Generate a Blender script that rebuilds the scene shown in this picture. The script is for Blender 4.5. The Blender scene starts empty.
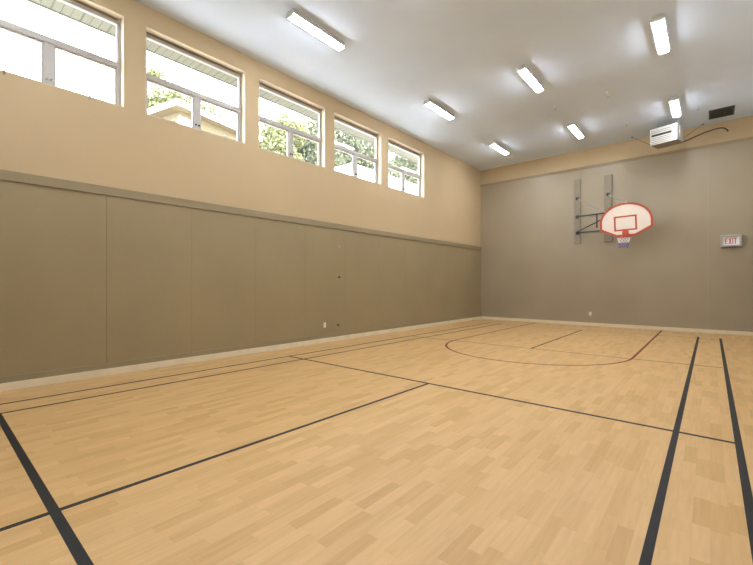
import bpy, math, random
from mathutils import Vector, Matrix

S = bpy.context.scene
COL = S.collection
PI = math.pi

# ------------------------------------------------------------------ helpers
class MB:
    """collects polygons, builds ONE mesh object"""
    def __init__(s):
        s.v = []; s.f = []; s.sm = []; s.mi = []
    def add(s, vs, fs, smooth=False, mi=0):
        n = len(s.v)
        s.v += [tuple(v) for v in vs]
        for f in fs:
            s.f.append(tuple(n + i for i in f)); s.sm.append(smooth); s.mi.append(mi)
        return s
    def box(s, x0, x1, y0, y1, z0, z1, bev=0.0, M=None, mi=0):
        x0, x1 = min(x0, x1), max(x0, x1); y0, y1 = min(y0, y1), max(y0, y1); z0, z1 = min(z0, z1), max(z0, z1)
        if bev <= 0:
            vs = [(x, y, z) for z in (z0, z1) for x, y in ((x0, y0), (x1, y0), (x1, y1), (x0, y1))]
            fs = [(0, 3, 2, 1), (4, 5, 6, 7), (0, 1, 5, 4), (1, 2, 6, 5), (2, 3, 7, 6), (3, 0, 4, 7)]
        else:
            b = min(bev, (x1 - x0) * .45, (y1 - y0) * .45, (z1 - z0) * .45)
            rings = []
            for z, i in ((z0, b), (z0 + b, 0), (z1 - b, 0), (z1, b)):
                a0, a1, c0, c1 = x0 + i, x1 - i, y0 + i, y1 - i
                e = b * (.6 if i else 1)
                rings.append([(a0 + e, c0, z), (a1 - e, c0, z), (a1, c0 + e, z), (a1, c1 - e, z),
                              (a1 - e, c1, z), (a0 + e, c1, z), (a0, c1 - e, z), (a0, c0 + e, z)])
            vs = [p for r in rings for p in r]; fs = [tuple(range(7, -1, -1)), tuple(range(24, 32))]
            for k in range(3):
                for j in range(8):
                    a = k * 8 + j; c = k * 8 + (j + 1) % 8
                    fs.append((a, c, c + 8, a + 8))
        if M is not None: vs = [M @ Vector(v) for v in vs]
        return s.add(vs, fs, False, mi)
    def tube(s, pts, r, n=10, closed=False, rs=None, smooth=True, mi=0):
        pts = [Vector(p) for p in pts]; N = len(pts); vs = []; fs = []
        up = None
        for i, p in enumerate(pts):
            if closed: t = pts[(i + 1) % N] - pts[i - 1]
            else: t = pts[min(i + 1, N - 1)] - pts[max(i - 1, 0)]
            t.normalize()
            if up is None:
                up = Vector((0, 0, 1)) if abs(t.z) < .9 else Vector((1, 0, 0))
            a = t.cross(up); a.normalize(); b = a.cross(t); b.normalize(); up = b
            rr = rs[i] if rs else r
            for k in range(n):
                w = 2 * PI * k / n
                vs.append(p + a * (rr * math.cos(w)) + b * (rr * math.sin(w)))
        for i in range(N if closed else N - 1):
            j = (i + 1) % N
            for k in range(n):
                l = (k + 1) % n
                fs.append((i * n + k, i * n + l, j * n + l, j * n + k))
        if not closed:
            fs.append(tuple(range(n - 1, -1, -1))); fs.append(tuple((N - 1) * n + k for k in range(n)))
        return s.add(vs, fs, smooth, mi)
    def lathe(s, c, axis, prof, n=20, smooth=True):
        """prof: (radius, distance along axis)"""
        c = Vector(c); ax = Vector(axis).normalized()
        q = ax.to_track_quat('Z', 'Y').to_matrix()
        vs = []; fs = []
        for r, h in prof:
            for k in range(n):
                w = 2 * PI * k / n
                vs.append(c + q @ Vector((r * math.cos(w), r * math.sin(w), h)))
        m = len(prof)
        for i in range(m - 1):
            for k in range(n):
                l = (k + 1) % n
                fs.append((i * n + k, i * n + l, (i + 1) * n + l, (i + 1) * n + k))
        fs.append(tuple(range(n - 1, -1, -1))); fs.append(tuple((m - 1) * n + k for k in range(n)))
        return s.add(vs, fs, smooth)
    def prism(s, poly, o, ux, uy, d, mi=0):
        """polygon (2D) in the frame o,ux,uy swept by vector d"""
        o, ux, uy, d = Vector(o), Vector(ux), Vector(uy), Vector(d)
        n = len(poly)
        vs = [o + ux * a + uy * b for a, b in poly] + [o + ux * a + uy * b + d for a, b in poly]
        fs = [tuple(range(n - 1, -1, -1)), tuple(range(n, 2 * n))]
        for i in range(n):
            j = (i + 1) % n
            fs.append((i, j, j + n, i + n))
        return s.add(vs, fs, False, mi)
    def ring(s, outer, inner, o, ux, uy, d):
        """closed band between two outlines with the same point count, swept by d"""
        o, ux, uy, d = Vector(o), Vector(ux), Vector(uy), Vector(d); n = len(outer)
        P = lambda q: o + ux * q[0] + uy * q[1]
        vs = [P(q) for q in outer] + [P(q) for q in inner] + [P(q) + d for q in outer] + [P(q) + d for q in inner]
        fs = []
        for i in range(n):
            j = (i + 1) % n
            fs += [(i, j, n + j, n + i), (2 * n + i, 3 * n + i, 3 * n + j, 2 * n + j),
                   (i, 2 * n + i, 2 * n + j, j), (n + i, n + j, 3 * n + j, 3 * n + i)]
        return s.add(vs, fs)
    def build(s, name, mat, parent=None, loc=None):
        me = bpy.data.meshes.new(name)
        me.from_pydata(s.v, [], s.f)
        mats = mat if isinstance(mat, (list, tuple)) else [mat]
        for m in mats: me.materials.append(m)
        for p, sm, mi in zip(me.polygons, s.sm, s.mi):
            p.use_smooth = sm; p.material_index = mi
        me.update()
        import bmesh
        bm = bmesh.new(); bm.from_mesh(me)
        bmesh.ops.recalc_face_normals(bm, faces=bm.faces)
        bm.to_mesh(me); bm.free()
        o = bpy.data.objects.new(name, me); COL.objects.link(o)
        if loc is not None: o.location = loc
        if parent is not None: o.parent = parent
        return o

def empty(name, loc, rz=0.0):
    o = bpy.data.objects.new(name, None); COL.objects.link(o)
    o.location = loc; o.rotation_euler = (0, 0, rz); o.empty_display_size = .1
    return o
def tag(o, label, cat, group=None):
    o['label'] = label; o['category'] = cat
    if group: o['group'] = group
    return o
def struct(o, label, cat):
    o['kind'] = 'structure'; o['label'] = label; o['category'] = cat
    return o
def copy_tree(o, parent=None):
    c = o.copy(); COL.objects.link(c)
    if parent is not None: c.parent = parent
    for ch in list(o.children): copy_tree(ch, c)
    return c

# ------------------------------------------------------------------ materials
def lin(r, g, b):
    f = lambda c: (c / 12.92 if c <= .04045 else ((c + .055) / 1.055) ** 2.4)
    return (f(r / 255), f(g / 255), f(b / 255), 1)
def mk(name):
    m = bpy.data.materials.new(name); m.use_nodes = True
    return m, m.node_tree.nodes, m.node_tree.links, m.node_tree.nodes['Principled BSDF']
def plain(name, col, rough=.5, metal=0., spec=.5, var=.06, scale=6., bump=0., bscale=60.):
    m, N, L, P = mk(name)
    P.inputs['Roughness'].default_value = rough; P.inputs['Metallic'].default_value = metal
    P.inputs['Specular IOR Level'].default_value = spec
    geo = N.new('ShaderNodeNewGeometry')
    nz = N.new('ShaderNodeTexNoise'); nz.inputs['Scale'].default_value = scale; nz.inputs['Detail'].default_value = 4
    L.new(geo.outputs['Position'], nz.inputs['Vector'])
    mr = N.new('ShaderNodeMapRange'); mr.inputs[1].default_value = .3; mr.inputs[2].default_value = .7
    mr.inputs[3].default_value = 1 - var; mr.inputs[4].default_value = 1 + var
    L.new(nz.outputs['Fac'], mr.inputs[0])
    mx = N.new('ShaderNodeVectorMath'); mx.operation = 'SCALE'; mx.inputs[0].default_value = col[:3]
    L.new(mr.outputs[0], mx.inputs['Scale']); L.new(mx.outputs[0], P.inputs['Base Color'])
    if bump:
        b = N.new('ShaderNodeTexNoise'); b.inputs['Scale'].default_value = bscale; b.inputs['Detail'].default_value = 3
        L.new(geo.outputs['Position'], b.inputs['Vector'])
        bp = N.new('ShaderNodeBump'); bp.inputs['Strength'].default_value = bump; bp.inputs['Distance'].default_value = .01
        L.new(b.outputs['Fac'], bp.inputs['Height']); L.new(bp.outputs[0], P.inputs['Normal'])
    return m
def emit(name, col, st):
    m, N, L, P = mk(name)
    P.inputs['Base Color'].default_value = (.9, .9, .9, 1); P.inputs['Roughness'].default_value = .3
    P.inputs['Emission Color'].default_value = col; P.inputs['Emission Strength'].default_value = st
    return m

M = {}
M['tan'] = plain('tan paint', (.545, .42, .256, 1), .6, spec=.3, var=.02, scale=1.2, bump=.05, bscale=90)
M['pale'] = plain('pale wall paint', (.70, .67, .61, 1), .7, spec=.3, var=.02)
M['taupe'] = plain('taupe semi gloss paint', (.32, .258, .148, 1), .38, spec=.45, var=.05, scale=.9, bump=.22, bscale=5)
M['taupe_trim'] = plain('taupe trim paint', (.30, .245, .15, 1), .45, spec=.4, var=.03, scale=2)
M['taupe_back'] = plain('taupe gloss paint', (.36, .30, .212, 1), .36, spec=.45, var=.05, scale=.8, bump=.22, bscale=4)
M['ceil'] = plain('ceiling plaster', (.715, .815, .985, 1), .85, spec=.2, var=.02, scale=1.5, bump=.08, bscale=40)
M['base'] = plain('cream baseboard paint', (.76, .67, .50, 1), .5, var=.05, scale=5)
M['reveal'] = plain('cream window reveal paint', (.70, .60, .45, 1), .6, var=.02)
M['alum'] = plain('grey aluminium frame', (.44, .42, .40, 1), .4, spec=.5, var=.03)
M['head_shade'] = plain('painted shadow gap', (.42, .36, .30, 1), .6, var=.03)  # grey brown stands in for the shade between reveal and frame head
M['bead'] = plain('white vinyl bead', (.38, .36, .33, 1), .4, var=.02)
M['black'] = plain('black court tape', (.022, .022, .023, 1), .6, spec=.25, var=.12, scale=9)
M['red'] = plain('dark red court tape', (.17, .035, .025, 1), .6, spec=.25, var=.1, scale=9)
M['redthin'] = plain('worn red brown court tape', (.22, .09, .045, 1), .6, spec=.4, var=.15, scale=9)
M['worn'] = plain('worn dark brown court tape', (.09, .055, .035, 1), .6, spec=.4, var=.2, scale=9)
M['white'] = plain('white plastic', (.80, .78, .74, 1), .4, var=.02)
M['lampbody'] = plain('white enamelled steel', (.50, .49, .47, 1), .4, var=.02)
M['tube'] = emit('lit fluorescent lens', (.93, .96, 1.0, 1), 38)
M['steel'] = plain('zinc plated steel', (.55, .55, .54, 1), .35, metal=.8, var=.05)
M['iron'] = plain('black painted steel', (.022, .024, .026, 1), .4, var=.1)
M['grey_arm'] = plain('grey painted steel tube', (.20, .20, .19, 1), .4, var=.08)
M['chain'] = plain('pale zinc chain', (.42, .39, .34, 1), .45, metal=.2, var=.1)
M['board_timber'] = plain('taupe painted timber', (.26, .225, .165, 1), .55, var=.07, scale=9)
M['bb_white'] = plain('white fibreglass backboard', (.80, .71, .62, 1), .35, var=.02)
M['bb_red'] = plain('orange red paint', (.50, .075, .035, 1), .4, var=.05)
M['net_white'] = plain('white net cord', (.80, .78, .78, 1), .8, var=.05)
M['net_blue'] = plain('blue violet net cord', (.16, .15, .38, 1), .8, var=.1)
M['heater'] = plain('pale grey enamel', (.50, .49, .45, 1), .4, var=.03)
M['heater_slot'] = plain('dark heater interior', (.012, .012, .012, 1), .7, var=.1)
M['heater_under'] = plain('grey brown heater underside', (.25, .22, .16, 1), .6, var=.05)
M['ventmetal'] = plain('dark grey vent metal', (.085, .083, .078, 1), .55, var=.25, scale=30)
M['ventlight'] = plain('grey vent slat', (.21, .21, .20, 1), .5, var=.7, scale=16)
M['sign_body'] = plain('grey sign housing', (.44, .43, .40, 1), .45, var=.03)
M['sign_face'] = emit('pale lit sign face', (1.0, .84, .80, 1), .03)
M['sign_red'] = plain('red sign letters', (.62, .07, .06, 1), .5, var=.03)
M['dark'] = plain('dark hole', (.03, .025, .02, 1), .6)
M['cable'] = plain('black cable sheath', (.02, .02, .02, 1), .5)
M['soffit'] = plain('pale sage soffit', (.138, .137, .102, 1), .6, var=.03)
M['soffit_line'] = plain('soffit groove', (.07, .075, .05, 1), .7)
M['house_yellow'] = plain('pale yellow stucco', (.145, .112, .06, 1), .8, var=.03, bump=.2, bscale=30)
M['house_white'] = plain('white stucco', (.90, .88, .84, 1), .8, var=.02)
M['roof'] = plain('light roof shingles', (.70, .68, .64, 1), .8, var=.1)
M['pale_pane'] = plain('pale blue shade', (.80, .86, .90, 1), .3, var=.02)
M['bark'] = plain('grey brown bark', (.26, .21, .17, 1), .9, var=.25, scale=8)
M['grass'] = plain('pale gravel', (.36, .36, .36, 1), .9, var=.2, scale=3)
M['concrete'] = plain('rough concrete', (.5, .48, .45, 1), .8)

def leafmat(name, c0, c1):
    m, N, L, P = mk(name)
    geo = N.new('ShaderNodeNewGeometry')
    cr = N.new('ShaderNodeValToRGB'); cr.color_ramp.elements[0].color = c0; cr.color_ramp.elements[1].color = c1
    L.new(geo.outputs['Random Per Island'], cr.inputs[0]); L.new(cr.outputs[0], P.inputs['Base Color'])
    P.inputs['Roughness'].default_value = .6
    tr = N.new('ShaderNodeBsdfTranslucent'); L.new(cr.outputs[0], tr.inputs['Color'])
    mx = N.new('ShaderNodeMixShader'); mx.inputs[0].default_value = .35
    L.new(P.outputs[0], mx.inputs[1]); L.new(tr.outputs[0], mx.inputs[2])
    L.new(mx.outputs[0], N['Material Output'].inputs['Surface'])
    return m
M['leaf_lime'] = leafmat('lime green leaves', (.06, .075, .03, 1), (.30, .30, .15, 1))
M['leaf_grey'] = leafmat('grey green leaves', (.03, .038, .026, 1), (.21, .225, .14, 1))

def glassmat():
    m, N, L, P = mk('clear window glass')
    N.remove(P)
    tr = N.new('ShaderNodeBsdfTransparent'); tr.inputs['Color'].default_value = (.97, .985, .97, 1)
    gl = N.new('ShaderNodeBsdfGlossy'); gl.inputs['Roughness'].default_value = .02; gl.inputs['Color'].default_value = (1, .93, .74, 1)
    fr = N.new('ShaderNodeFresnel'); ge = N.new('ShaderNodeNewGeometry')
    io = N.new('ShaderNodeMapRange'); io.inputs[3].default_value = 1.5; io.inputs[4].default_value = 1 / 1.5     # same pane from both sides
    L.new(ge.outputs['Backfacing'], io.inputs[0]); L.new(io.outputs[0], fr.inputs['IOR'])
    mx = N.new('ShaderNodeMixShader')
    L.new(fr.outputs[0], mx.inputs[0]); L.new(tr.outputs[0], mx.inputs[1]); L.new(gl.outputs[0], mx.inputs[2])
    L.new(mx.outputs[0], N['Material Output'].inputs['Surface'])
    return m
M['glass'] = glassmat()

def floormat():
    m, N, L, P = mk('maple strip sports floor')
    geo = N.new('ShaderNodeNewGeometry'); sp = N.new('ShaderNodeSeparateXYZ'); L.new(geo.outputs['Position'], sp.inputs[0])
    def math_(op, a, b=None):
        n = N.new('ShaderNodeMath'); n.operation = op
        for i, q in enumerate((a, b)):
            if q is None: continue
            if isinstance(q, (int, float)): n.inputs[i].default_value = q
            else: L.new(q, n.inputs[i])
        return n.outputs[0]
    W, LEN = .078, .36
    rx = math_('DIVIDE', sp.outputs['X'], W); row = math_('FLOOR', rx); fx = math_('FRACT', rx)
    wn = N.new('ShaderNodeTexWhiteNoise'); wn.noise_dimensions = '1D'; L.new(row, wn.inputs['W'])
    ry = math_('ADD', math_('DIVIDE', sp.outputs['Y'], LEN), math_('MULTIPLY', wn.outputs['Value'], 7.3))
    pc = math_('FLOOR', ry); fy = math_('FRACT', ry)
    cb = N.new('ShaderNodeCombineXYZ'); L.new(row, cb.inputs[0]); L.new(pc, cb.inputs[1])
    w2 = N.new('ShaderNodeTexWhiteNoise'); w2.noise_dimensions = '2D'; L.new(cb.outputs[0], w2.inputs['Vector'])
    cr = N.new('ShaderNodeValToRGB'); el = cr.color_ramp.elements
    el[0].position = 0; el[0].color = (.545, .335, .130, 1)
    el[1].position = 1; el[1].color = (.655, .425, .192, 1)
    e = el.new(.18); e.color = (.58, .362, .148, 1)
    e = el.new(.45); e.color = (.615, .392, .170, 1)
    L.new(w2.outputs['Value'], cr.inputs[0])
    # grain, stretched along the boards, different per piece
    mp = N.new('ShaderNodeVectorMath'); mp.operation = 'MULTIPLY'; mp.inputs[1].default_value = (46, 3.2, 1)
    L.new(geo.outputs['Position'], mp.inputs[0])
    ad = N.new('ShaderNodeVectorMath'); ad.operation = 'ADD'; L.new(mp.outputs[0], ad.inputs[0])
    sc = N.new('ShaderNodeVectorMath'); sc.operation = 'SCALE'; sc.inputs['Scale'].default_value = 37; L.new(w2.outputs['Color'], sc.inputs[0])
    L.new(sc.outputs[0], ad.inputs[1])
    nz = N.new('ShaderNodeTexNoise'); nz.inputs['Scale'].default_value = 1; nz.inputs['Detail'].default_value = 3
    L.new(ad.outputs[0], nz.inputs['Vector'])
    mr = N.new('ShaderNodeMapRange'); mr.inputs[1].default_value = .3; mr.inputs[2].default_value = .7
    mr.inputs[3].default_value = .94; mr.inputs[4].default_value = 1.06; L.new(nz.outputs['Fac'], mr.inputs[0])
    # joints
    jx = math_('LESS_THAN', fx, .02); jy = math_('LESS_THAN', fy, .006)
    j = math_('SUBTRACT', 1, math_('MULTIPLY', math_('MAXIMUM', jx, jy), .10))
    k = math_('MULTIPLY', mr.outputs[0], j)
    mul = N.new('ShaderNodeVectorMath'); mul.operation = 'SCALE'; L.new(cr.outputs[0], mul.inputs[0]); L.new(k, mul.inputs['Scale'])
    L.new(mul.outputs[0], P.inputs['Base Color'])
    P.inputs['Roughness'].default_value = .42; P.inputs['Specular IOR Level'].default_value = .4
    return m
M['floor'] = floormat()

# ------------------------------------------------------------------ the room
XL, XR, YB, YR, H = -6.71, 1.03, 14.0, -1.55, 5.70      # left wall, right wall, end wall, wall behind, ceiling
floor = struct(MB().box(XL - .25, XR + .25, YR - .25, YB + .25, -.25, 0).build('floor', M['floor']),
               'light maple strip sports floor with black and red court lines', 'floor')
struct(MB().box(XL - .25, XR + .25, YR - .25, YB + .25, H, H + .3).build('ceiling', M['ceil']),
       'smooth pale grey painted ceiling', 'ceiling')

# left wall with its five openings
Z0, Z1 = 4.0, 5.375
WIN = [(.262, 1.982), (2.279, 3.998), (4.293, 6.018), (6.305, 8.030), (8.327, 10.095)]
REV = .125
def wall_left():
    b = MB()
    ys = [YR - .25] + [y for w in WIN for y in w] + [YB + .25]
    b.box(XL - .22, XL, ys[0], ys[-1], 0, Z0); b.box(XL - .22, XL, ys[0], ys[-1], Z1, H)
    for i in range(0, len(ys), 2): b.box(XL - .22, XL, ys[i], ys[i + 1], Z0, Z1)
    return b.build('wall_left', M['tan'])
WL = struct(wall_left(), 'long tan upper wall with five high windows over taupe panelling', 'wall')
# painted reveal lining the openings (head, jambs, sill)
rv = MB()
for y0, y1 in WIN:
    t = .006
    rv.box(XL - REV, XL + .001, y0, y1, Z1 - t, Z1 + .001); rv.box(XL - REV, XL + .001, y0, y1, Z0 - .001, Z0 + t)
    rv.box(XL - REV, XL + .001, y0 - .001, y0 + t, Z0, Z1); rv.box(XL - REV, XL + .001, y1 - t, y1 + .001, Z0, Z1)
rv.build('window_reveal', M['reveal'], WL)['label'] = 'cream painted window reveals'

# taupe panels on the left wall: sheets with fine joints, a ledge board on top and a kick strip below
def panels(axis, a0, a1, first, z0, z1, w, face, t, gap, mat, name, parent):
    b = MB(); s = first
    while s > a0: s -= w
    while s < a1:
        g = lambda q: (.0018 if abs(q - first) < .01 else gap / 2)           # one joint has opened a little
        lo, hi = max(s, a0) + g(s), min(s + w, a1) - g(s + w)
        if hi > lo:
            if axis == 'y': b.box(face, face + t, lo, hi, z0, z1)
            else: b.box(lo, hi, face, face + t, z0, z1)
        s += w
    return b.build(name, mat, parent)
panels('y', YR, YB, 1.753, .0, 2.64, 1.2265, XL, .012, .0012, M['taupe'], 'wall_panelling', WL)['label'] = 'taupe painted panel sheets with fine joints'
struct(MB().box(XL, XL + .034, YR, YB, 2.635, 2.762, .003).build('trim_1', M['taupe_trim']), 'taupe ledge board capping the panelling on the window wall', 'trim')
struct(MB().box(XL + .012, XL + .022, YR, YB, .10, .182, .002).build('trim_2', M['taupe_trim']), 'taupe kick strip above the cream baseboard under the windows', 'trim')
struct(MB().box(XL + .012, XL + .030, YR, YB - .03, 0, .104, .004).build('baseboard_left', M['base']), 'cream baseboard along the window wall', 'baseboard')

# end wall
WB = struct(MB().box(XL - .22, XR + .22, YB, YB + .22, 0, H).build('wall_back', M['tan']), 'end wall with hoop, tan strip over taupe panelling', 'wall')
panels('x', XL + .012, XR, -.05, .0, 5.10, 2.44, YB - .012, .012, .0008, M['taupe_back'], 'wall_panelling', WB)['label'] = 'taupe semi-gloss panelling of the end wall'
struct(MB().box(XL, XR, YB - .03, YB, 5.07, 5.153, .003).build('trim_3', M['taupe_trim']), 'taupe board capping the panelling on the end wall', 'trim')
struct(MB().box(XL + .03, XR, YB - .022, YB - .012, .10, .165, .002).build('trim_4', M['taupe_back']), 'taupe kick strip above the end wall baseboard', 'trim')
struct(MB().box(XL + .012, XR, YB - .030, YB - .012, 0, .102, .004).build('baseboard_back', M['base']), 'cream baseboard along the end wall', 'baseboard')
# the two walls beside and behind the camera
WR = struct(MB().box(XR, XR + .22, YR - .25, YB, 0, H).build('wall_right', M['pale']), 'pale and taupe wall opposite the windows', 'wall')
panels('y', YR, YB - .05, 1.753, .0, 2.76, 1.2265, XR - .012, .012, .004, M['taupe'], 'wall_panelling', WR)
WF = struct(MB().box(XL - .22, XR, YR - .22, YR, 0, H).build('wall_front', M['pale']), 'pale and taupe wall behind the camera', 'wall')
panels('x', XL + .05, XR - .02, -.05, .0, 2.76, 1.2265, YR, .012, .004, M['taupe'], 'wall_panelling', WF)

# ------------------------------------------------------------------ court lines (parts of the floor)
def line(p, q, w, mat, name, lab, h=.0008):
    p = Vector((p[0], p[1], 0)); q = Vector((q[0], q[1], 0)); d = (q - p).normalized(); n = Vector((-d.y, d.x, 0)) * (w / 2)
    b = MB(); b.add([p + n, p - n, q - n, q + n] + [v + Vector((0, 0, h)) for v in (p + n, p - n, q - n, q + n)],
                    [(4, 5, 6, 7), (0, 1, 5, 4), (1, 2, 6, 5), (2, 3, 7, 6), (3, 0, 4, 7)])
    o = b.build(name, mat, floor); o['label'] = lab
    return o
line((-6.02, -.35), (-5.785, 12.85), .044, M['black'], 'court_line', 'thin black line nearest the window wall', .0007)
line((-5.575, .53), (-5.372, 12.85), .044, M['black'], 'court_line', 'second thin black line from the window wall', .0007)
line((-5.60, .508), (.20, .508), .052, M['black'], 'court_line', 'broad black cross line at the front left', .0011)
line((-2.945, -.35), (-2.882, 4.43), .042, M['black'], 'court_line', 'black line running down the middle of the near court', .0007)
line((-5.91, 4.43), (.175, 4.455), .046, M['black'], 'court_line', 'black cross line over the middle of the floor')
line((-.240, -1.2), (-.230, 12.78), .046, M['black'], 'court_line', 'broad black long line, left of the two on the right', .0011)
line((.174, -1.2), (.190, 12.78), .048, M['black'], 'court_line', 'broad black long line, right of the two on the right', .0011)
line((-2.83, 8.27), (-2.835, 12.50), .042, M['black'], 'court_line', 'short black line in the middle of the far court')
line((-1.03, 8.27), (.15, 8.33), .036, M['worn'], 'court_line', 'thin dark line right of the red key', .0007)
line((-5.86, 8.2), (-4.62, 8.2), .032, M['worn'], 'court_line', 'thin dark line left of the red key', .0007)
line((-5.40, 12.45), (.17, 12.50), .018, M['worn'], 'court_line', 'faint thin line in front of the end wall', .0006)
line((-4.62, 8.22), (-1.05, 8.25), .034, M['redthin'], 'free_throw_line', 'thin red brown line across the key', .0009)
# red key: two lane lines and the half circle, one painted outline
k = MB(); cx0, cy0, R, w = -2.845, 8.35, 1.78, .046
ctr = [(-4.60, 13.86)] + [(cx0 - R * math.cos(a), cy0 - R * math.sin(a)) for a in [PI * i / 64 for i in range(65)]] + [(-1.06, 13.86)]
vs = []
for i, (x, y) in enumerate(ctr):
    a = Vector(ctr[max(i - 1, 0)]); c = Vector(ctr[min(i + 1, len(ctr) - 1)]); d = (c - a).normalized()
    n = Vector((-d.y, d.x)) * (w / 2)
    vs += [(x + n.x, y + n.y, .0011), (x - n.x, y - n.y, .0011)]
k.add(vs, [(2 * i, 2 * i + 1, 2 * i + 3, 2 * i + 2) for i in range(len(ctr) - 1)])
k.build('key_outline', M['red'], floor)['label'] = 'dark red outline of the basketball key'

# ------------------------------------------------------------------ windows
lab_w = ['window cut by the left edge of the picture, only white sky beyond', 'second window from the left, yellow house corner beyond',
         'middle one of the five windows, filled with leaves', 'fourth window from the left, trees over a white wall', 'window nearest the end wall, last of the five']
for i, (y0, y1) in enumerate(WIN):
    xi, xo = XL - REV, XL - REV - .065
    ym = (y0 + y1) / 2 + .005; zt0, zt1 = 4.622, 4.704; fw = .055
    b = MB()
    b.box(xo, xi, y0, y0 + fw, Z0, Z1, .004); b.box(xo, xi, y1 - fw, y1, Z0, Z1, .004)
    b.box(xo, xi, y0 + fw, y1 - fw, Z0, Z0 + .05, .004)
    b.box(xo, xi + .008, y0 + fw, y1 - fw, zt0, zt1, .004)
    b.box(xo, xi + .004, ym - .054, ym + .054, Z0 + .05, zt0, .004)
    wn = struct(b.build('window_%d' % (i + 1), M['alum']), lab_w[i], 'window')
    MB().box(xo, xi - .03, y0 + fw, y1 - fw, Z1 - .045, Z1, 0).build('head_shade_strip', M['head_shade'], wn)['label'] = 'recessed strip coloured as the shadow gap at the window head'
    MB().box(xo, xi, y0 + fw, y1 - fw, Z1 - .092, Z1 - .045, .004).build('glazing_bead', M['bead'], wn)['label'] = 'white bead under the window head'
    for p0, p1 in ((y0 + fw, ym - .054), (ym + .054, y1 - fw)):
        s = MB(); x0, x1 = xo + .008, xi - .022; sw = .022
        s.box(x0, x1, p0, p0 + sw, Z0 + .05, zt0); s.box(x0, x1, p1 - sw, p1, Z0 + .05, zt0)
        s.box(x0, x1, p0 + sw, p1 - sw, Z0 + .05, Z0 + .05 + sw); s.box(x0, x1, p0 + sw, p1 - sw, zt0 - sw, zt0)
        so = s.build('sash', M['alum'], wn)
        g = MB(); xg = xo + .022
        g.add([(xg, p0 + sw, Z0 + .072), (xg, p1 - sw, Z0 + .072), (xg, p1 - sw, zt0 - sw), (xg, p0 + sw, zt0 - sw)], [(0, 1, 2, 3)])
        g.build('glass_pane', M['glass'], so)
    g = MB(); xg = xi - .008
    g.add([(xg, y0 + fw, zt1), (xg, y1 - fw, zt1), (xg, y1 - fw, Z1 - .092), (xg, y0 + fw, Z1 - .092)], [(0, 1, 2, 3)])
    g.build('glass_pane', M['glass'], wn)
    for dy in (-.028, .026):
        l = MB(); l.lathe((xi + .004, ym + dy, 4.125), (1, 0, 0), [(.017, 0), (.017, .008), (.011, .016), (.011, .024)], 12)
        l.build('latch', M['iron'] if i else M['bead'], wn)['label'] = 'small round latch on the mullion'

# eave outside the windows
XE = XL - .22 - .85
e = MB()
e.box(XE, XL - .22, -4, 17.5, 5.60, 5.68)
ev = struct(e.build('trim_5', M['soffit']), 'pale sage boarded eave soffit outside the windows', 'soffit')
gl = MB(); y = -3.9; n = 0
while y < 17.3:
    wd = .020 if n % 3 == 0 else .007
    gl.box(XE + .012, XL - .22, y, y + wd, 5.597, 5.60); y += .1235; n += 1
gl.build('board_joint', M['soffit_line'], ev)['label'] = 'fine joints between the soffit boards'
dk = MB(); dk.box(XE, XE + .025, -4, 17.5, 5.594, 5.60); dk.build('drip_edge', M['soffit_line'], ev)['label'] = 'dark drip edge'
struct(MB().box(XE - .03, XE, -4, 17.5, 5.596, 5.90, .003).build('trim_6', M['soffit']), 'pale fascia board along the eave outside', 'fascia')

# sill hooks under the windows
hk = [(.669, 'steel cup hook on the window ledge at the left edge of the picture'),
      (1.548, 'steel cup hook on the ledge near the right end of the leftmost window'),
      (2.69, 'steel cup hook on the ledge under the yellow house corner'),
      (3.576, 'steel cup hook on the ledge at the right part of the second window'),
      (4.742, 'steel cup hook on the ledge of the middle window')]
hook0 = None
for y, lb in hk:
    if hook0 is None:
        hook0 = empty('cup_hook', (0, 0, 0))
        MB().lathe((0, 0, 0), (1, 0, 0), [(.016, 0), (.016, .004), (.006, .008), (.006, .02)], 12).build('base_plate', M['steel'], hook0)
        pts = [(.018 + .022 * math.sin(a), 0, .028 - .028 * math.cos(a)) for a in [PI * 1.45 * q / 12 for q in range(13)]]
        MB().tube(pts, .0065, 8).build('hook', M['steel'], hook0)
        o = hook0
    else: o = copy_tree(hook0)
    o.location = (XL, y, Z0 - .022)
    tag(o, lb, 'hook', 'hooks along the window ledges')

# net eyes in the taupe panels
eye0 = None
for y, z, lb in ((6.449, 2.219, 'small steel eye high on the taupe panelling, topmost of a column of three'),
                 (6.449, 1.506, 'small dark eye on the taupe panelling, middle of a column of three'),
                 (6.416, .368, 'small dark eye low on the taupe panelling right of the outlet')):
    if eye0 is None:
        eye0 = empty('wall_eye', (0, 0, 0))
        MB().lathe((0, 0, 0), (1, 0, 0), [(.026, 0), (.026, .005), (.012, .010)], 14).build('base_plate', M['steel'], eye0)
        MB().tube([(.022 + .014 * math.cos(a), 0, .014 * math.sin(a)) for a in [2 * PI * q / 14 for q in range(14)]], .0045, 6, True).build('ring', M['steel'], eye0)
        o = eye0
    else:
        o = copy_tree(eye0)
        for c in o.children:
            c.data = c.data.copy(); c.data.materials[0] = M['iron']
    o.location = (XL + .012, y, z); tag(o, lb, 'hook', 'net eyes in the panelling')

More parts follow.
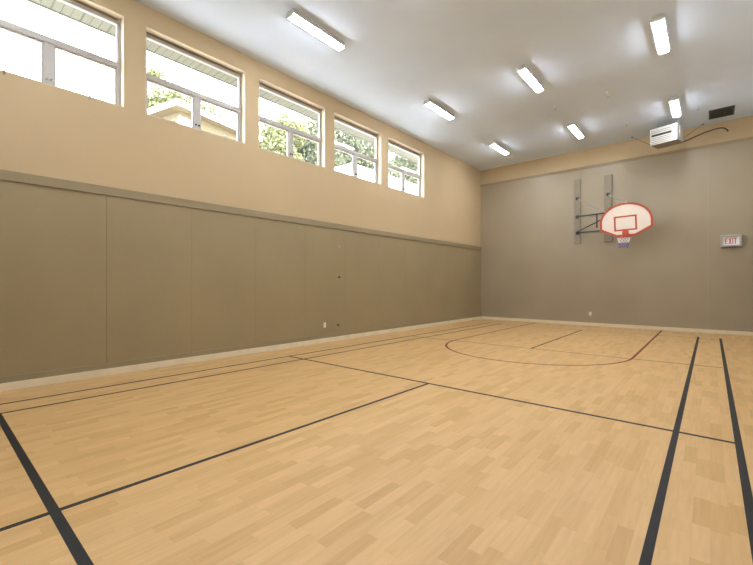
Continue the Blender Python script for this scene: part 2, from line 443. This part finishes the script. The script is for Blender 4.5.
# ------------------------------------------------------------------ ceiling lights
def make_light():
    r = empty('ceiling_light', (0, 0, 0))
    hl = .575
    b = MB()                                                         # steel channel flaring towards its lower lip
    b.prism([(-.07, 0), (.07, 0), (.095, -.062), (.095, -.076), (-.095, -.076), (-.095, -.062)], (0, -hl, 0), (1, 0, 0), (0, 0, 1), (0, 2 * hl, 0))
    b.build('housing', M['lampbody'], r)['label'] = 'white steel channel'
    prof = [(.070, -.074)]                                            # lens of three lobes
    for cxl in (.046, 0, -.046):
        prof += [(cxl + .0235 * math.cos(a), -.080 - .024 * math.sin(a)) for a in [PI * q / 8 for q in range(9)]]
    prof += [(-.070, -.074)]
    l = MB(); l.prism(prof, (0, -hl + .012, 0), (1, 0, 0), (0, 0, 1), (0, 2 * hl - .024, 0))
    l.build('lens', M['tube'], r)['label'] = 'glowing white ribbed lens'
    for s in (-1, 1):
        c = MB(); c.prism([(.076, -.07), (.076, -.09), (.064, -.103), (-.064, -.103), (-.076, -.09), (-.076, -.07)],
                          (0, s * hl - (.012 if s > 0 else 0), 0), (1, 0, 0), (0, 0, 1), (0, .012, 0))
        c.build('end_cap', M['white'], r)
    return r
LX, LY = (-5.09, -2.87, -.65), (.60, 4.39, 8.34, 11.95)
VIS = {(0, 1): 'largest lit fluorescent ceiling light, nearest, above the left windows',
       (0, 2): 'lit fluorescent ceiling light right of the last window, second along the window wall',
       (1, 2): 'lit fluorescent ceiling light in the middle of the ceiling, second nearest row',
       (2, 2): 'lit fluorescent ceiling light at the top right, upright in view',
       (0, 3): 'smallest lit fluorescent ceiling light, nearest the far left corner',
       (1, 3): 'lit fluorescent ceiling light in front of the end wall, left of the backboard',
       (2, 3): 'lit fluorescent ceiling light directly above the grey heater'}
L0 = None
for i, x in enumerate(LX):
    for j, y in enumerate(LY):
        if (i, j) in VIS: lb, g = VIS[(i, j)], 'fluorescent ceiling lights'
        else: lb, g = 'lit fluorescent ceiling light beyond the edge of the picture overhead', 'fluorescent ceiling lights overhead'
        o = L0 = make_light() if L0 is None else L0
        if (i, j) != (0, 0): o = copy_tree(L0)
        o.location = (x, y, H); tag(o, lb, 'light', g)

# ------------------------------------------------------------------ basketball hoop
hp = empty('basketball_hoop', (-2.83, YB - .012, 2.65))
tag(hp, 'wall mounted basketball hoop with white fan backboard edged in orange red', 'basketball hoop')
def hb(b, name, mat, lab=None, parent=None):
    o = b.build(name, mat, hp if parent is None else parent)
    o.matrix_parent_inverse = Matrix.Translation(hp.location).inverted() if parent is None else Matrix.Identity(4)
    if lab: o['label'] = lab
    return o
yw = YB - .012
for (a, c, z0, z1) in ((-3.40, -3.205, 2.655, 4.755), (-2.525, -2.315, 2.675, 4.745)):
    hb(MB().box(a, c, yw - .055, yw, z0, z1, .005), 'mounting_board', M['board_timber'], 'taupe timber mounting board')
BY = 12.90                                                            # face of the backboard
bcx = -1.815
def bracket(x, z):
    b = MB(); y = yw - .055
    b.box(x - .045, x + .045, y - .012, y, z - .05, z + .05, .003)
    b.box(x - .02, x + .02, y - .07, y - .012, z - .028, z + .028, .003)
    for dx, dz in ((-.032, -.036), (.032, -.036), (-.032, .036), (.032, .036)):
        b.lathe((x + dx, y - .012, z + dz), (0, -1, 0), [(.012, 0), (.012, .01), (.006, .014)], 6, False)
    hb(b, 'wall_bracket', M['iron'], 'black bolted wall bracket')
for x, z in ((-3.30, 4.13), (-3.30, 3.525), (-3.295, 3.0), (-2.42, 4.135), (-2.42, 3.525), (-2.42, 3.0)): bracket(x, z)
ya = yw - .12
DX = 1.03
def arm(p, q, r, mat, lab=None): hb(MB().tube([p, q], r, 10), 'arm', mat, lab)
yb = BY + .07
arm((-3.30, ya, 3.525), (-3.30 + DX, yb, 3.415), .020, M['iron'])
arm((-2.42, ya, 3.525), (-2.42 + DX, yb, 3.415), .020, M['iron'])
arm((-3.295, ya, 3.0), (-3.295 + DX, yb, 2.905), .020, M['iron'])
arm((-2.42, ya, 3.0), (-2.42 + DX, yb, 2.905), .020, M['iron'])
arm((-3.29, ya, 3.03), (-3.30 + DX * .98, yb + .02, 3.30), .016, M['iron'], 'black diagonal strut')
arm((-3.29, ya, 3.485), (-3.30 + DX * .97, yb + .03, 3.355), .010, M['grey_arm'], 'thin grey strut')
arm((-3.29, ya, 2.965), (-3.30 + DX * .97, yb + .03, 2.86), .012, M['grey_arm'], 'thin grey strut')
t = .68; xs, ys_ = -3.30 + DX * t, ya + (yb - ya) * t
arm((xs, ys_, 3.47), (xs, ys_, 3.04), .018, M['iron'], 'short black upright between the arms')
# frame behind the board
f = MB()
for x in (-3.295 + DX, -2.42 + DX): f.tube([(x, yb, 2.88), (x, yb, 3.44)], .022, 10)
for z in (2.905, 3.415): f.tube([(-3.30 + DX, yb, z), (-2.42 + DX, yb, z)], .02, 10)
hb(f, 'support_frame', M['iron'])
# chains: links of wire
def chain(p, q, name='chain'):
    p, q = Vector(p), Vector(q); b = MB(); L_ = (q - p).length; n = int(L_ / .042); d = (q - p) / n; u = d.normalized()
    s1 = u.cross(Vector((0, 0, 1))).normalized(); s2 = s1.cross(u)
    for k in range(n):
        c = p + d * (k + .5) - Vector((0, 0, .012 * math.sin(PI * (k + .5) / n))); side = s1 if k % 2 else s2
        b.tube([c + u * (.028 * math.cos(a)) + side * (.013 * math.sin(a)) for a in [2 * PI * m / 10 for m in range(10)]], .0052, 5, True)
    hb(b, name, M['chain'], 'pale steel chain')
chain((-3.29, yw - .11, 4.12), (-2.33, yb, 3.44))
chain((-2.41, yw - .11, 4.125), (-1.82, BY + .06, 3.65))
# board
ROLL = math.radians(1.5)
def roll(pts):                                                       # the board sits a little crooked
    c, n = math.cos(ROLL), math.sin(ROLL)
    return [(a * c - (b - 3.1) * n, 3.1 + a * n + (b - 3.1) * c) for a, b in pts]
def fan(s):                                                          # outline, shrunk by s
    pts = []
    a0 = .10
    for q in range(33):
        a = PI * q / 32
        pts.append(((.638 - s) * math.cos(a), 3.10 + (.535 - s) * math.sin(a)))
    pts += [(-.638 + s, 2.895 + s * .75), (-.215 - s * .1, 2.685 + s), (.215 + s * .1, 2.685 + s), (.638 - s, 2.895 + s * .75)]
    return roll(pts)
bd = hb(MB().prism(fan(.012), (bcx, BY, 0), (1, 0, 0), (0, 0, 1), (0, .035, 0)), 'backboard', M['bb_white'], 'white fan shaped backboard')
b = MB().ring(fan(0), fan(.056), (bcx, BY - .006, 0), (1, 0, 0), (0, 0, 1), (0, .046, 0))
hb(b, 'backboard_border', M['bb_red'], 'orange red edge of the backboard')
rc = lambda s: roll([(-.28 + s, 2.845 + s), (.27 - s, 2.845 + s), (.27 - s, 3.268 - s), (-.28 + s, 3.268 - s)])
hb(MB().ring(rc(0), rc(.044), (bcx, BY - .004, 0), (1, 0, 0), (0, 0, 1), (0, .006, 0)), 'target_square', M['bb_red'], 'orange red shooting square')
# eye for the chain on top of the board
hb(MB().box(-1.82, -1.78, BY + .03, BY + .06, 3.60, 3.67, .004), 'chain_lug', M['steel'], 'pale lug for the chain')
# rim
RZ, RR = 2.628, .178; ry = BY - .13 - RR
r = MB()
r.tube([(bcx + RR * math.cos(a), ry + RR * math.sin(a), RZ) for a in [2 * PI * q / 40 for q in range(40)]], .011, 10, True)
rim = hb(r, 'rim', M['bb_red'], 'orange red rim')
r = MB()
r.box(bcx - .072, bcx + .072, BY - .014, BY, 2.70, 2.85, .004)
r.prism([(0, 0), (-.16, 0), (-.16, .02), (0, .13)], (bcx - .07, BY - .01, RZ), (0, 1, 0), (0, 0, 1), (.012, 0, 0))
r.prism([(0, 0), (-.16, 0), (-.16, .02), (0, .13)], (bcx + .058, BY - .01, RZ), (0, 1, 0), (0, 0, 1), (.012, 0, 0))
r.box(bcx - .07, bcx + .07, BY - .17, BY - .01, RZ - .008, RZ + .012)
r.box(bcx - .072, bcx + .072, BY - .055, BY - .014, 2.64, 2.80, .004)
hb(r, 'rim_bracket', M['bb_red'], 'orange red rim bracket')
# net: crossing cords, white above and blue violet below
def net(z0, z1, r0, r1, mat, name, lab, twist):
    b = MB(); n = 11
    for sgn in (-1, 1):
        for q in range(n):
            pts = []
            for s in range(9):
                u = s / 8; a = 2 * PI * q / n + sgn * twist * u; rr = r0 + (r1 - r0) * u
                pts.append((bcx + rr * math.cos(a), ry + rr * math.sin(a), z0 + (z1 - z0) * u))
            b.tube(pts, .0055, 5)
    hb(b, name, mat, lab)
net(RZ - .008, 2.482, RR - .022, .118, M['net_white'], 'net', 'white upper half of the net', .67)
net(2.480, 2.335, .117, .102, M['net_blue'], 'net', 'blue violet lower half of the net', .67)

# ------------------------------------------------------------------ heater under the ceiling
ha = math.radians(14.7)
ux = Vector((math.cos(ha), -math.sin(ha), 0)); uy = Vector((math.sin(ha), math.cos(ha), 0))   # right along the front, to the rear
TR = Vector((-.655, 12.70, 0))
HW, HD, HZ0, HZ1 = .60, .47, 5.085, 5.515
# local frame: origin at the lower front right corner, x to the right, y to the rear
ht = empty('unit_heater', (TR.x, TR.y, HZ0), -ha)
tag(ht, 'pale grey louvred box heater hung from the ceiling to the upper right of the hoop', 'heater')
hh = HZ1 - HZ0
b = MB()
b.box(-HW, 0, .03, HD, 0.012, hh, .012)
b.build('casing', M['heater'], ht)
fr = MB(); fwid = .045
fr.box(-HW - .006, -HW + .02, 0, .035, 0, hh + .004, .004); fr.box(-.115, .006, 0, .035, 0, hh + .004, .004)
fr.box(-HW + .02, -.115, 0, .035, 0, .03, .004); fr.box(-HW + .02, -.115, 0, .035, hh - .03, hh + .004, .004)
fr.build('front_frame', M['heater'], ht)
MB().box(-HW + .02, -.115, .022, .030, .03, hh - .03).build('dark_opening', M['heater_slot'], ht)['label'] = 'black gap behind the louvres'
for kk in range(8):
    z = .045 + kk * .0465
    if kk == 4: continue                                              # the open slot
    s = MB(); s.prism([(0, 0), (.004, -.004), (.026, .030), (.022, .036), (-.004, .030)], (-HW + .02, 0, z), (0, 1, 0), (0, 0, 1), (HW - .135, 0, 0))
    s.build('louvre', M['heater'], ht)
MB().box(-HW + .012, -.012, .035, HD - .012, 0, .012).build('underside', M['heater_under'], ht)['label'] = 'grey brown underside'
s = MB(); s.lathe((0.0, .27, .25), (1, 0, 0), [(.13, 0), (.13, .006), (.10, .012)], 24); s.build('fan_cover', M['heater'], ht)
for x, y in ((-HW + .06, HD * .6), (-.06, HD * .6)):
    MB().tube([(x, y, hh - .01), (x, y, H - HZ0)], .008, 8).build('hanger_rod', M['steel'], ht)
def to_local(p):
    d = Vector(p) - Vector((TR.x, TR.y, HZ0)); return (d.dot(ux), d.dot(uy), d.z)
for a, p in (((-HW, HD - .02, .03), (-1.763, 13.703, H)), ((.0, HD - .02, .12), (-.151, 13.85, H))):
    MB().tube([a, to_local(p)], .006, 6).build('guy_wire', M['iron'], ht)
    q = Vector(to_local(p)); MB().lathe(q - Vector((0, 0, .03)), (0, 0, 1), [(.006, 0), (.02, .02), (.02, .03)], 10).build('anchor', M['iron'], ht)

# cable from the heater to the end wall
def cr_curve(P, n=10):
    P = [Vector(p) for p in P]; P = [P[0] * 2 - P[1]] + P + [P[-1] * 2 - P[-2]]; out = []
    for i in range(1, len(P) - 2):
        for s in range(n):
            t = s / n; a, b_, c, d = P[i - 1:i + 3]
            out.append(.5 * ((2 * b_) + (c - a) * t + (2 * a - 5 * b_ + 4 * c - d) * t * t + (3 * b_ - a - 3 * c + d) * t ** 3))
    return out + [P[-2]]
hs = Vector((TR.x, TR.y, 0)) + ux * .0 + uy * (HD - .05); hs.z = 5.10
cb = MB().tube(cr_curve([(hs.x + .002, hs.y, 5.10), (-.42, 13.25, 5.18), (-.14, 13.55, 5.36), (.12, 13.72, 5.46), (.26, 13.80, 5.47), (.345, 13.90, 5.42), (.35, 13.948, 5.405)]), .016, 10).build('cable', M['cable'])
tag(cb, 'black cable arching from the heater to the tan strip of the end wall', 'cable')

# ------------------------------------------------------------------ ceiling vent
vx0, vx1, vy0, vy1 = -.03, .462, 12.88, 13.56
v = empty('ceiling_vent', ((vx0 + vx1) / 2, (vy0 + vy1) / 2, H))
tag(v, 'dark grey slatted vent in the ceiling right of the heater', 'vent')
hx, hy = (vx1 - vx0) / 2, (vy1 - vy0) / 2
b = MB(); fw = .03
b.box(-hx, -hx + fw, -hy, hy, -.012, 0); b.box(hx - fw, hx, -hy, hy, -.012, 0); b.box(-hx + fw, hx - fw, -hy, -hy + fw, -.012, 0); b.box(-hx + fw, hx - fw, hy - fw, hy, -.012, 0)
b.build('frame', M['ventmetal'], v)
MB().box(-hx + fw, hx - fw, -hy + fw, hy - fw, -.002, 0).build('backing', M['heater_slot'], v)
for q in range(12):
    y = -hy + .055 + q * (2 * hy - .11) / 11
    MB().prism([(-.020, -.011), (-.016, -.013), (.012, -.003), (.008, -.0025)], (-hx + fw, y, 0), (0, 1, 0), (0, 0, 1), (2 * hx - 2 * fw, 0, 0)).build('slat', M['ventlight'], v)

# ------------------------------------------------------------------ exit sign
ex = empty('exit_sign', (.418, YB - .012, 2.335))
tag(ex, 'grey framed sign with red EXIT letters on the right of the end wall', 'exit sign')
sw, sh, sd = .205, .305, .11
b = MB()
b.box(-sw, sw, -.05, 0, 0, sh, .004)
b.box(-sw, -sw + .036, -sd, -.05, 0, sh, .003); b.box(sw - .042, sw, -sd, -.05, 0, sh, .003)
b.box(-sw + .036, sw - .042, -sd, -.05, 0, .035, .003); b.box(-sw + .036, sw - .042, -sd, -.05, sh - .05, sh, .003)
b.build('housing', M['sign_body'], ex)
MB().box(-sw + .036, sw - .042, -.058, -.05, .035, sh - .05).build('sign_face', M['sign_face'], ex)['label'] = 'pale lit face'
l = MB(); yl0, yl1 = -.063, -.058; zb, zt = .068, .215; st = .017
def lbox(x0, x1, z0, z1): l.box(x0, x1, yl0, yl1, z0, z1)
x = -.118                                                             # E
lbox(x, x + st, zb, zt); lbox(x + st, x + .052, zb, zb + st); lbox(x + st, x + .052, zt - st, zt); lbox(x + st, x + .045, (zb + zt) / 2 - st / 2, (zb + zt) / 2 + st / 2)
x = -.052                                                             # X
for a, c in ((x, x + .062 - st), (x + .062 - st, x)):
    l.prism([(a, zb), (a + st, zb), (c + st, zt), (c, zt)], (0, yl1, 0), (1, 0, 0), (0, 0, 1), (0, yl0 - yl1, 0))
x = .024; lbox(x, x + st, zb, zt)                                     # I
x = .053; lbox(x, x + .060, zt - st, zt); lbox(x + .0215, x + .0215 + st, zb, zt - st)   # T
l.build('lettering', M['sign_red'], ex)['label'] = 'red letters reading EXIT'

# ------------------------------------------------------------------ outlets
def outlet(loc, rz, lb):
    o = empty('wall_outlet', loc, rz); tag(o, lb, 'outlet', 'white wall outlets')
    MB().box(-.036, .036, -.006, 0, -.058, .058, .003).build('cover_plate', M['white'], o)
    for z in (-.022, .022):
        s = MB().box(-.017, .017, -.008, -.006, z - .014, z + .014, .001).build('socket', M['white'], o)
        h = MB(); h.box(-.008, -.005, -.0085, -.008, z - .004, z + .007); h.box(.005, .008, -.0085, -.008, z - .004, z + .007)
        h.build('slots', M['dark'], s)
    MB().lathe((0, -.006, 0), (0, -1, 0), [(.004, 0), (.004, .0015)], 8).build('screw', M['steel'], o)
outlet((XL + .012, 5.993, .40), PI / 2, 'white outlet low on the taupe panelling under the right end of the middle window')
outlet((-2.931, YB - .012, .385), 0, 'white outlet low on the end wall below the hoop')

# ------------------------------------------------------------------ small ceiling fittings
sp = empty('ceiling_sprinkler', (-1.764, 10.137, H)); tag(sp, 'pale sprinkler head under the ceiling above the hoop', 'sprinkler')
MB().lathe((0, 0, 0), (0, 0, -1), [(.055, -.004), (.05, .012), (.02, .02), (.016, .06)], 18).build('escutcheon', M['white'], sp)
f = MB()
for s in (-1, 1): f.tube([(s * .014, 0, -.055), (s * .024, 0, -.08), (s * .006, 0, -.11)], .005, 6)
f.build('yoke', M['steel'], sp)
MB().lathe((0, 0, -.108), (0, 0, -1), [(.03, 0), (.03, .003), (.01, .006)], 16).build('deflector', M['steel'], sp)
def ceil_hook(x, y, lb, first=[None]):
    if first[0] is None:
        o = first[0] = empty('ceiling_hook', (0, 0, 0))
        MB().lathe((0, 0, 0), (0, 0, -1), [(.022, 0), (.022, .005), (.008, .010), (.008, .03)], 12).build('base_plate', M['steel'], o)
        MB().tube([(.020 * math.sin(a) - .0, 0, -.052 + .024 * math.cos(a)) for a in [PI * 1.5 * q / 12 for q in range(13)]], .006, 6).build('hook', M['iron'], o)
    else: o = copy_tree(first[0])
    o.location = (x, y, H); tag(o, lb, 'hook', 'hooks in the ceiling')
ceil_hook(-2.905, 10.146, 'tiny steel hook in the middle of the ceiling, left of the sprinkler head')
ceil_hook(-1.744, 12.483, 'tiny dark hook in the ceiling left of the heater')
ceil_hook(-.23, 12.439, 'tiny dark hook in the ceiling just left of the dark vent')

# ------------------------------------------------------------------ outside
g = MB(); g.add([(-90, -60, -.3), (-6.95, -60, -.3), (-6.95, 90, -.3), (-90, 90, -.3)], [(0, 1, 2, 3)])
struct(g.build('ground', M['grass']), 'pale ground outside the windows', 'ground')

def house(name, x1, y0, y1, depth, ze, fas, ov, wallmat, lb, rise):
    o = empty(name, (x1 - depth / 2, (y0 + y1) / 2, -.3)); tag(o, lb, 'house')
    def part(b, nm, mat, lab=None):
        p = b.build(nm, mat, o); p.matrix_parent_inverse = Matrix.Translation(o.location).inverted()
        if lab: p['label'] = lab
        return p
    x0 = x1 - depth
    part(MB().box(x0 + ov, x1 - ov, y0 + ov, y1 - ov, -.3, ze - fas + .02), 'wall', wallmat)
    part(MB().box(x0 + .04, x1 - .04, y0 + .04, y1 - .04, ze - fas + .02, ze - fas + .06), 'soffit', wallmat)
    b = MB()
    b.box(x1 - .04, x1, y0, y1, ze - fas, ze); b.box(x0, x0 + .04, y0, y1, ze - fas, ze)
    b.box(x0 + .04, x1 - .04, y0, y0 + .04, ze - fas, ze); b.box(x0 + .04, x1 - .04, y1 - .04, y1, ze - fas, ze)
    part(b, 'fascia', M['house_white'], 'white fascia board')
    xm = (x0 + x1) / 2; k = min(depth, y1 - y0) / 2 * .8
    part(MB().add([(x0, y0, ze), (x1, y0, ze), (x1, y1, ze), (x0, y1, ze), (xm, y0 + k, ze + rise), (xm, y1 - k, ze + rise)],
                  [(0, 1, 4), (1, 2, 5, 4), (2, 3, 5), (3, 0, 4, 5)]), 'roof', M['roof'])
    return o, part
def turn(o, corner, deg):                                            # swing a house about one eave corner
    a = math.radians(deg); d = Vector(o.location) - Vector((corner[0], corner[1], o.location.z))
    o.location = Vector((corner[0], corner[1], o.location.z)) + Matrix.Rotation(a, 3, 'Z') @ d; o.rotation_euler = (0, 0, a)
ho, hpart = house('house', -14.0, 5.74, 9.75, 5.2, 7.76, .19, .45, M['house_yellow'], 'pale yellow house with white fascia outside the second window', .7)
w_ = hpart(MB().box(-14.47, -14.43, 6.1, 6.75, 5.9, 7.40, .01), 'window_frame', M['house_white'], 'white window surround')
hpart(MB().box(-14.43, -14.42, 6.16, 6.69, 5.98, 7.34), 'window_blind', M['pale_pane'], 'pale blind')
turn(ho, (-14.0, 5.74), 12)
ho2, hpart2 = house('house', -13.0, 13.35, 24.5, 5.5, 7.13, .20, .12, M['house_white'], 'white building with flat eave outside the two far windows', .5)

def tree(loc, hgt, blobs, n, size, mat, lb, seed, blobs_r=None):
    rnd = random.Random(seed)
    o = empty('tree', loc); tag(o, lb, 'tree', 'trees outside the windows')
    tb = MB(); top = max(b[2] for b in blobs)
    tb.tube([(0, 0, 0), (.08, .05, top * .3), (-.06, .12, top * .6), (.03, 0, top * .95)], .2, 10, rs=[.34, .26, .19, .06])
    for b in blobs:
        zz = max(1.5, b[2] * .55)
        tb.tube([(0, .05, zz), (b[0] * .5, b[1] * .5, (zz + b[2]) / 2 - .2), (b[0] * .95, b[1] * .95, b[2])], .08, 6, rs=[.12, .08, .03])
    tb.build('trunk', M['bark'], o)
    lf = MB(); tot = sum(b[3] ** 2 for b in blobs)
    for b in blobs:
        for q in range(int(n * b[3] ** 2 / tot)):
            d = Vector((rnd.gauss(0, 1), rnd.gauss(0, 1), rnd.gauss(0, 1))).normalized()
            c = Vector(b[:3]) + d * (b[3] * rnd.uniform(.35, 1.05)) * Vector((1, 1, .85)).length / 1.65
            a = Vector((rnd.gauss(0, 1), rnd.gauss(0, 1), rnd.gauss(0, 1))).normalized()
            e_ = a.cross(Vector((rnd.gauss(0, 1), rnd.gauss(0, 1), rnd.gauss(0, 1)))).normalized(); s = size * rnd.uniform(.6, 1.3)
            nn = a.cross(e_) * (s * .12)
            lf.add([c - a * s, c + e_ * s * .42 + nn, c + a * s, c - e_ * s * .42 + nn], [(0, 1, 2), (0, 2, 3)])
    lf.build('foliage', mat, o)
T = tree
T((-23, 8.7, -.3), 12, [(0, -1.0, 10.7, 1.4), (.3, .4, 11.5, 1.3), (.2, 1.7, 11.3, 1.3), (0, 2.9, 11.1, 1.1), (0, 3.9, 11.0, .8), (0, -.5, 13.0, .5), (0, -.8, 9.7, 1.4)], 10000, .145, M['leaf_lime'],
  'lime green tree behind the yellow house, seen through the second window', 3)
T((-20.6, 13.5, -.3), 11, [(0, -.9, 8.7, 1.5), (.3, .4, 9.7, 1.5), (.5, 1.1, 8.6, 1.4), (0, -.9, 7.3, 1.5), (0, .7, 7.3, 1.4), (.2, .9, 11.0, 1.1), (.3, 1.9, 11.4, 1.1)], 12500, .14, M['leaf_lime'],
  'bright green tree filling the left part of the middle window', 5)
T((-21.4, 17.8, -.3), 13, [(0, -.6, 9.4, 1.7), (0, .9, 10.9, 1.8), (.2, .9, 8.8, 1.7), (0, -.4, 7.6, 1.6), (.1, .4, 12.4, 1.3), (0, -.8, 11.3, 1.3)], 13000, .135, M['leaf_grey'],
  'grey green tree at the right part of the middle window', 8)
T((-22.5, 23.3, -.3), 15, [(0, -2.0, 10.8, 2.1), (0, .4, 11.5, 2.2), (.3, 2.4, 11.0, 2.1), (0, -1.6, 13.2, 1.9), (0, 1.4, 13.6, 2.0), (0, 0, 9.3, 2.0)], 15000, .16, M['leaf_grey'],
  'grey green tree behind the white building, seen through the fourth window', 11)
T((-22.5, 32.2, -.3), 15, [(0, -2.6, 11.0, 2.2), (0, 0, 11.6, 2.3), (.3, 2.6, 11.2, 2.2), (0, -1.8, 13.4, 1.9), (0, 1.2, 13.8, 2.1), (0, 3.4, 13.2, 1.7), (0, 0, 9.4, 2.0)], 16000, .165, M['leaf_grey'],
  'grey green tree behind the white building, seen through the window nearest the end wall', 13)

# ------------------------------------------------------------------ daylight
wd = bpy.data.worlds.new('overcast white sky'); S.world = wd; wd.use_nodes = True
bg = wd.node_tree.nodes['Background']; bg.inputs['Color'].default_value = (.93, .97, 1, 1); bg.inputs['Strength'].default_value = 8.0
sun = bpy.data.lights.new('sun', 'SUN'); sun.energy = 6.0; sun.angle = math.radians(3); sun.color = (1, .95, .86)
so = bpy.data.objects.new('sun', sun); COL.objects.link(so)
so.rotation_euler = Vector((-.16, .58, -.76)).to_track_quat('-Z', 'Y').to_euler()
so.location = (10, -6, 20)

# ------------------------------------------------------------------ camera
F = 389.5
cam = bpy.data.cameras.new('camera'); cam.sensor_fit = 'HORIZONTAL'; cam.sensor_width = 36; cam.lens = F / 753 * 36
cam.shift_y = 1.5 / 753; cam.clip_start = .05; cam.clip_end = 300
co = bpy.data.objects.new('camera', cam); COL.objects.link(co)
co.location = (0, 0, 1.34); co.rotation_euler = (PI / 2, 0, math.atan(333.8 / F))
S.camera = co
S.view_settings.view_transform = 'Standard'; S.view_settings.look = 'None'
S.view_settings.exposure = 0.86; S.view_settings.gamma = 1.0; S.view_settings.use_curve_mapping = False
